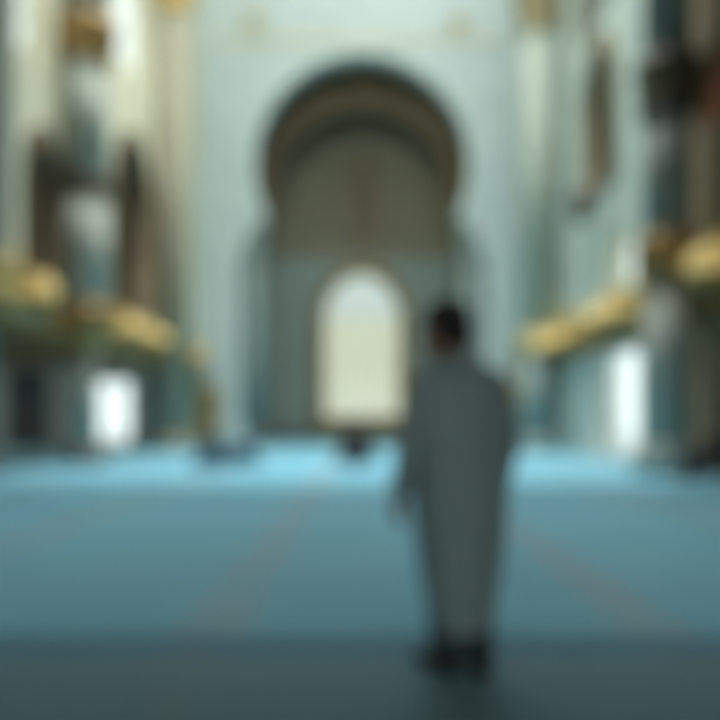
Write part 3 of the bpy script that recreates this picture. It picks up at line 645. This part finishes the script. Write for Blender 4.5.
# --- low figures -------------------------------------------------------
def low_person(label, loc, rz, pose, top, bottom, group=None, robe=False, scarf=None):
    t = thing('person', label, 'person', loc, rz, group); V = Vector
    if pose == 'seated':                                   # cross-legged on the carpet
        spine = [(0, 0, .10), (0, -.02, .2), (0, -.03, .34), (0, -.01, .48), (0, .02, .58), (0, .03, .63)]
        hc = (0, .09, .775); hp = -.2
        hip = [(-.1, 0, .13), (.1, 0, .13)]; kn = [(-.37, .26, .12), (.37, .26, .12)]; an = [(.12, .40, .06), (-.12, .34, .07)]
        toe = [(.27, .36, .05), (-.27, .30, .06)]
        sh = [(-.18, .02, .555), (.18, .02, .555)]; el = [(-.30, .03, .30), (.30, .03, .30)]; wr = [(-.25, .24, .24), (.25, .24, .24)]
        hd = [(.25, 1, -.25), (-.25, 1, -.25)]; pn = (0, -.2, -1)
    elif pose == 'bowed':                                  # prostrating
        spine = [(0, -.27, .42), (0, -.22, .46), (0, -.06, .44), (0, .10, .36), (0, .24, .26), (0, .29, .22)]
        hc = (0, .40, .135); hp = -1.35
        hip = [(-.09, -.24, .40), (.09, -.24, .40)]; kn = [(-.13, .06, .075), (.13, .06, .075)]; an = [(-.11, -.36, .06), (.11, -.36, .06)]
        toe = [(-.11, -.50, .045), (.11, -.50, .045)]
        sh = [(-.17, .22, .25), (.17, .22, .25)]; el = [(-.32, .20, .12), (.32, .20, .12)]; wr = [(-.24, .42, .045), (.24, .42, .045)]
        hd = [(.1, 1, -.05), (-.1, 1, -.05)]; pn = (0, 0, -1)
    elif pose == 'kneel':                                  # upright on the knees
        spine = [(0, 0, .46), (0, -.01, .56), (0, -.03, .68), (0, -.02, .82), (0, 0, .92), (0, .01, .97)]
        hc = (0, .05, 1.115); hp = -.2
        hip = [(-.09, 0, .48), (.09, 0, .48)]; kn = [(-.12, .05, .075), (.12, .05, .075)]; an = [(-.11, -.36, .06), (.11, -.36, .06)]
        toe = [(-.11, -.50, .045), (.11, -.50, .045)]
        sh = [(-.18, 0, .895), (.18, 0, .895)]; el = [(-.29, .02, .64), (.29, .02, .64)]; wr = [(-.17, .21, .56), (.17, .21, .56)]
        hd = [(.5, .8, -.3), (-.5, .8, -.3)]; pn = (0, -.3, -1)
    else:                                                  # on a chair
        spine = [(0, 0, .50), (0, -.01, .6), (0, -.03, .72), (0, -.02, .86), (0, 0, .96), (0, .01, 1.01)]
        hc = (0, .07, 1.155); hp = -.25
        hip = [(-.1, .02, .53), (.1, .02, .53)]; kn = [(-.13, .44, .53), (.13, .44, .53)]; an = [(-.13, .42, .10), (.13, .46, .10)]
        toe = [(-.15, .62, .05), (.15, .66, .05)]
        sh = [(-.18, 0, .935), (.18, 0, .935)]; el = [(-.25, .02, .67), (.25, .02, .67)]; wr = [(-.12, .24, .63), (.12, .24, .63)]
        hd = [(.3, 1, -.1), (-.3, 1, -.1)]; pn = (0, 0, -1)
    front = V((0, 1, .0)) if pose != 'bowed' else V((0, .4, -1))
    bm = bmesh.new()
    trunk(bm, spine, [.15, .165, .14, .16, .16, .07], [.11, .12, .10, .115, .09, .055], front)
    a, b = V(spine[-1]), V(hc); tube(bm, [V(spine[-2]), a, a.lerp(b, .6)], [.06, .054, .052], 16)
    for i, s in ((0, -1), (1, 1)):
        S_, E, W, K, A, Hh = V(sh[i]), V(el[i]), V(wr[i]), V(kn[i]), V(an[i]), V(hip[i])
        tube(bm, [S_, S_.lerp(E, .5), E, E.lerp(W, .4), W], [.055, .046, .038, .037, .026], 14)
        hand(bm, W, hd[i], pn, (-s, 0, 0))
        tube(bm, [Hh, Hh.lerp(K, .5), K, K.lerp(A, .35), A], [.088, .076, .056, .055, .036], 16)
        hl = A + (A-V(toe[i])).normalized()*.03; hl.z = max(.04, hl.z-.03); foot(bm, hl, toe[i], 1, .034)
    P, Rm = head(bm, hc, 0, hp, 1.03)
    me = fuse(bm, .007, 2); me.name = 'body'; link('body', me, M['skin'], t, True); face_parts(t, P, Rm, 1.03)
    bm = bmesh.new()
    trunk(bm, spine[:-1]+[tuple(V(spine[-2]).lerp(V(spine[-1]), .8))], [w_*(1.15 if robe else 1) for w_ in (.185, .195, .175, .19, .178, .08)], [.14, .15, .13, .14, .11, .07], front)
    for i in (0, 1):
        S_, E, W = V(sh[i]), V(el[i]), V(wr[i]); k_ = 1.35 if robe else 1; tube(bm, [S_, S_.lerp(E, .5), E, E.lerp(W, .85)], [.075*k_, .068*k_, .066*k_, .056*k_], 16)
    me = fuse(bm, .011, 2); me.name = 'shirt'; link('shirt', me, top, t, True)
    bm = bmesh.new()
    for i in (0, 1):
        K, A, Hh = V(kn[i]), V(an[i]), V(hip[i]); tube(bm, [Hh, Hh.lerp(K, .5), K, K.lerp(A, .4), K.lerp(A, .9)], [.115, .10, .08, .078, .055], 16)
    me = fuse(bm, .011, 2); me.name = 'trousers'; link('trousers', me, bottom, t, True)
    if robe and pose == 'seated':
        bm = bmesh.new(); loft(bm, [(0, .14, .012, .56, .42, 2.3), (0, .13, .10, .56, .40, 2.3), (0, .10, .18, .46, .32, 2.2), (0, .05, .24, .30, .22, 2.1), (0, .02, .40, .24, .18, 2), (0, .02, .5, .2, .14, 2)], 60, (.06, 11, lambda z: max(0, .6-z)))
        obj('robe', bm, bottom, t, True)
    elif robe:
        bm = bmesh.new(); loft(bm, [(0, -.12, .012, .62, .50, 2.1), (0, -.10, .10, .58, .45, 2.1), (0, -.06, .30, .52, .36, 2.1), (0, -.02, .55, .42, .28, 2.2), (0, -.01, .80, .32, .20, 2.2), (0, -.01, .90, .19, .14, 2.2), (0, 0, .96, .11, .09, 2)], 60, (.05, 9, lambda z: max(0, .8-z)))
        obj('robe', bm, bottom, t, True)
    if robe:
        bm = bmesh.new(); hx, hy, hz = hc
        lathe(bm, [(.27, hz-.25), (.20, hz-.17), (.125, hz-.08), (.124, hz+.03), (.104, hz+.10), (.05, hz+.135), (.01, hz+.142)], 28, hx, hy-.035)
        for v in bm.verts:
            if v.co.y > hy+.045 and v.co.z > hz-.09: v.co.y = hy+.045
        obj('headscarf', bm, scarf or bottom, t, True)
    zs_ = min((v.co.z for c in t.children for v in c.data.vertices))
    t.location.z = loc[2] - zs_ + .001
    return t
def floorpt(px, py): Y = H*F/(py-CY); return ((px-CX)*Y/F, Y, 0)
low_person('person in wide black robe kneeling upright before the bright arched window', floorpt(356, 463), .05, 'kneel', M['navy'], M['navy'], robe=True)
low_person('person in slate blue robe and slate blue headscarf sitting near left gilded door', floorpt(213, 467), .4, 'seated', M['slate'], M['slate'], robe=True)
low_person('person in slate blue robe and pale blue headscarf sitting on carpet', floorpt(242, 464), -.15, 'seated', M['slate'], M['slate'], robe=True, scarf=M['palecloth'])
x, y, _ = floorpt(716, 478)
ch = thing('chair', 'dark chair under the seated person at right edge', 'chair', (6.75, 13.4, 0), PI*.42)
obj('seat', boxes((-.22, .22, -.2, .24, .39, .425)), M['door'], ch)
obj('backrest', boxes((-.2, .2, -.235, -.205, .55, .92)), M['door'], ch)
for sx in (-1, 1):
    for sy in (-1, 1):
        zt_ = .389 if sy > 0 else .92
        obj('leg', boxes((sx*.205-.018, sx*.205+.018, (.22 if sy > 0 else -.255)-.0, (.22 if sy > 0 else -.255)+.036 - .02, 0, zt_)), M['door'], ch)
low_person('person in dark clothes sitting on a chair beside the right wall', (6.75, 13.4, .0), PI*.42, 'chair', M['navy'], M['navy'])

# ------------------------------------------------------------------ light
wd = bpy.data.worlds.new('daylight'); S.world = wd; wd.use_nodes = True
bg = wd.node_tree.nodes['Background']; bg.inputs[0].default_value = (.88, .97, .97, 1); bg.inputs[1].default_value = 1.7
def area(name, loc, size, energy, col, rot=(0, 0, 0), spread=180):
    l = bpy.data.lights.new(name, 'AREA'); l.spread = math.radians(spread); l.shape = 'RECTANGLE'; l.size, l.size_y = size; l.energy = energy; l.color = col
    o = bpy.data.objects.new(name, l); C.objects.link(o); o.location = loc; o.rotation_euler = rot; return o
area('roof_fill', (3.5, 22.5, ZT+1.9), (8, 13), 2500, (.90, .97, .98), (0, math.radians(-24) * -1, 0))  # added area lamp, tilted to brighten the left wall
area('far_floor_fill', (-.2, 20, ZT+.9), (11, 9), 3000, (.92, .97, .97), (0, 0, 0), 66)  # added narrow-beam lamp that brightens the far floor
area('mid_floor_fill', (-.2, 11.5, 13.2), (9.6, 4.4), 70, (.9, .97, .98), (math.radians(8), 0, 0), 85)  # added lamp that lifts the middle of the floor
area('far_wall_fill', (-.2, 14.3, 19.5), (15, 11), 800, (.85, .97, 1.0), (math.radians(82), 0, 0))  # added lamp that evens out the far wall from top to bottom

# ------------------------------------------------------------------ camera
cam = bpy.data.cameras.new('camera'); co = bpy.data.objects.new('camera', cam); C.objects.link(co); S.camera = co
co.location = (0, 0, H); co.rotation_euler = (PI/2, 0, 0)
cam.sensor_width = 36; cam.lens = 35; cam.shift_y = (CY-360)/720; cam.shift_x = -(CX-360)/720
cam.clip_end = 200
cam.dof.use_dof = True; cam.dof.focus_distance = .30
cam.dof.aperture_fstop = 2.45
S.view_settings.view_transform = 'Standard'; S.view_settings.look = 'None'; S.view_settings.gamma = 1
S.view_settings.exposure = 0; S.view_settings.use_curve_mapping = False
S.cycles.use_denoising = True
S.cycles.max_bounces = 10; S.cycles.diffuse_bounces = 6; S.cycles.transparent_max_bounces = 12
S.cycles.sample_clamp_indirect = 8
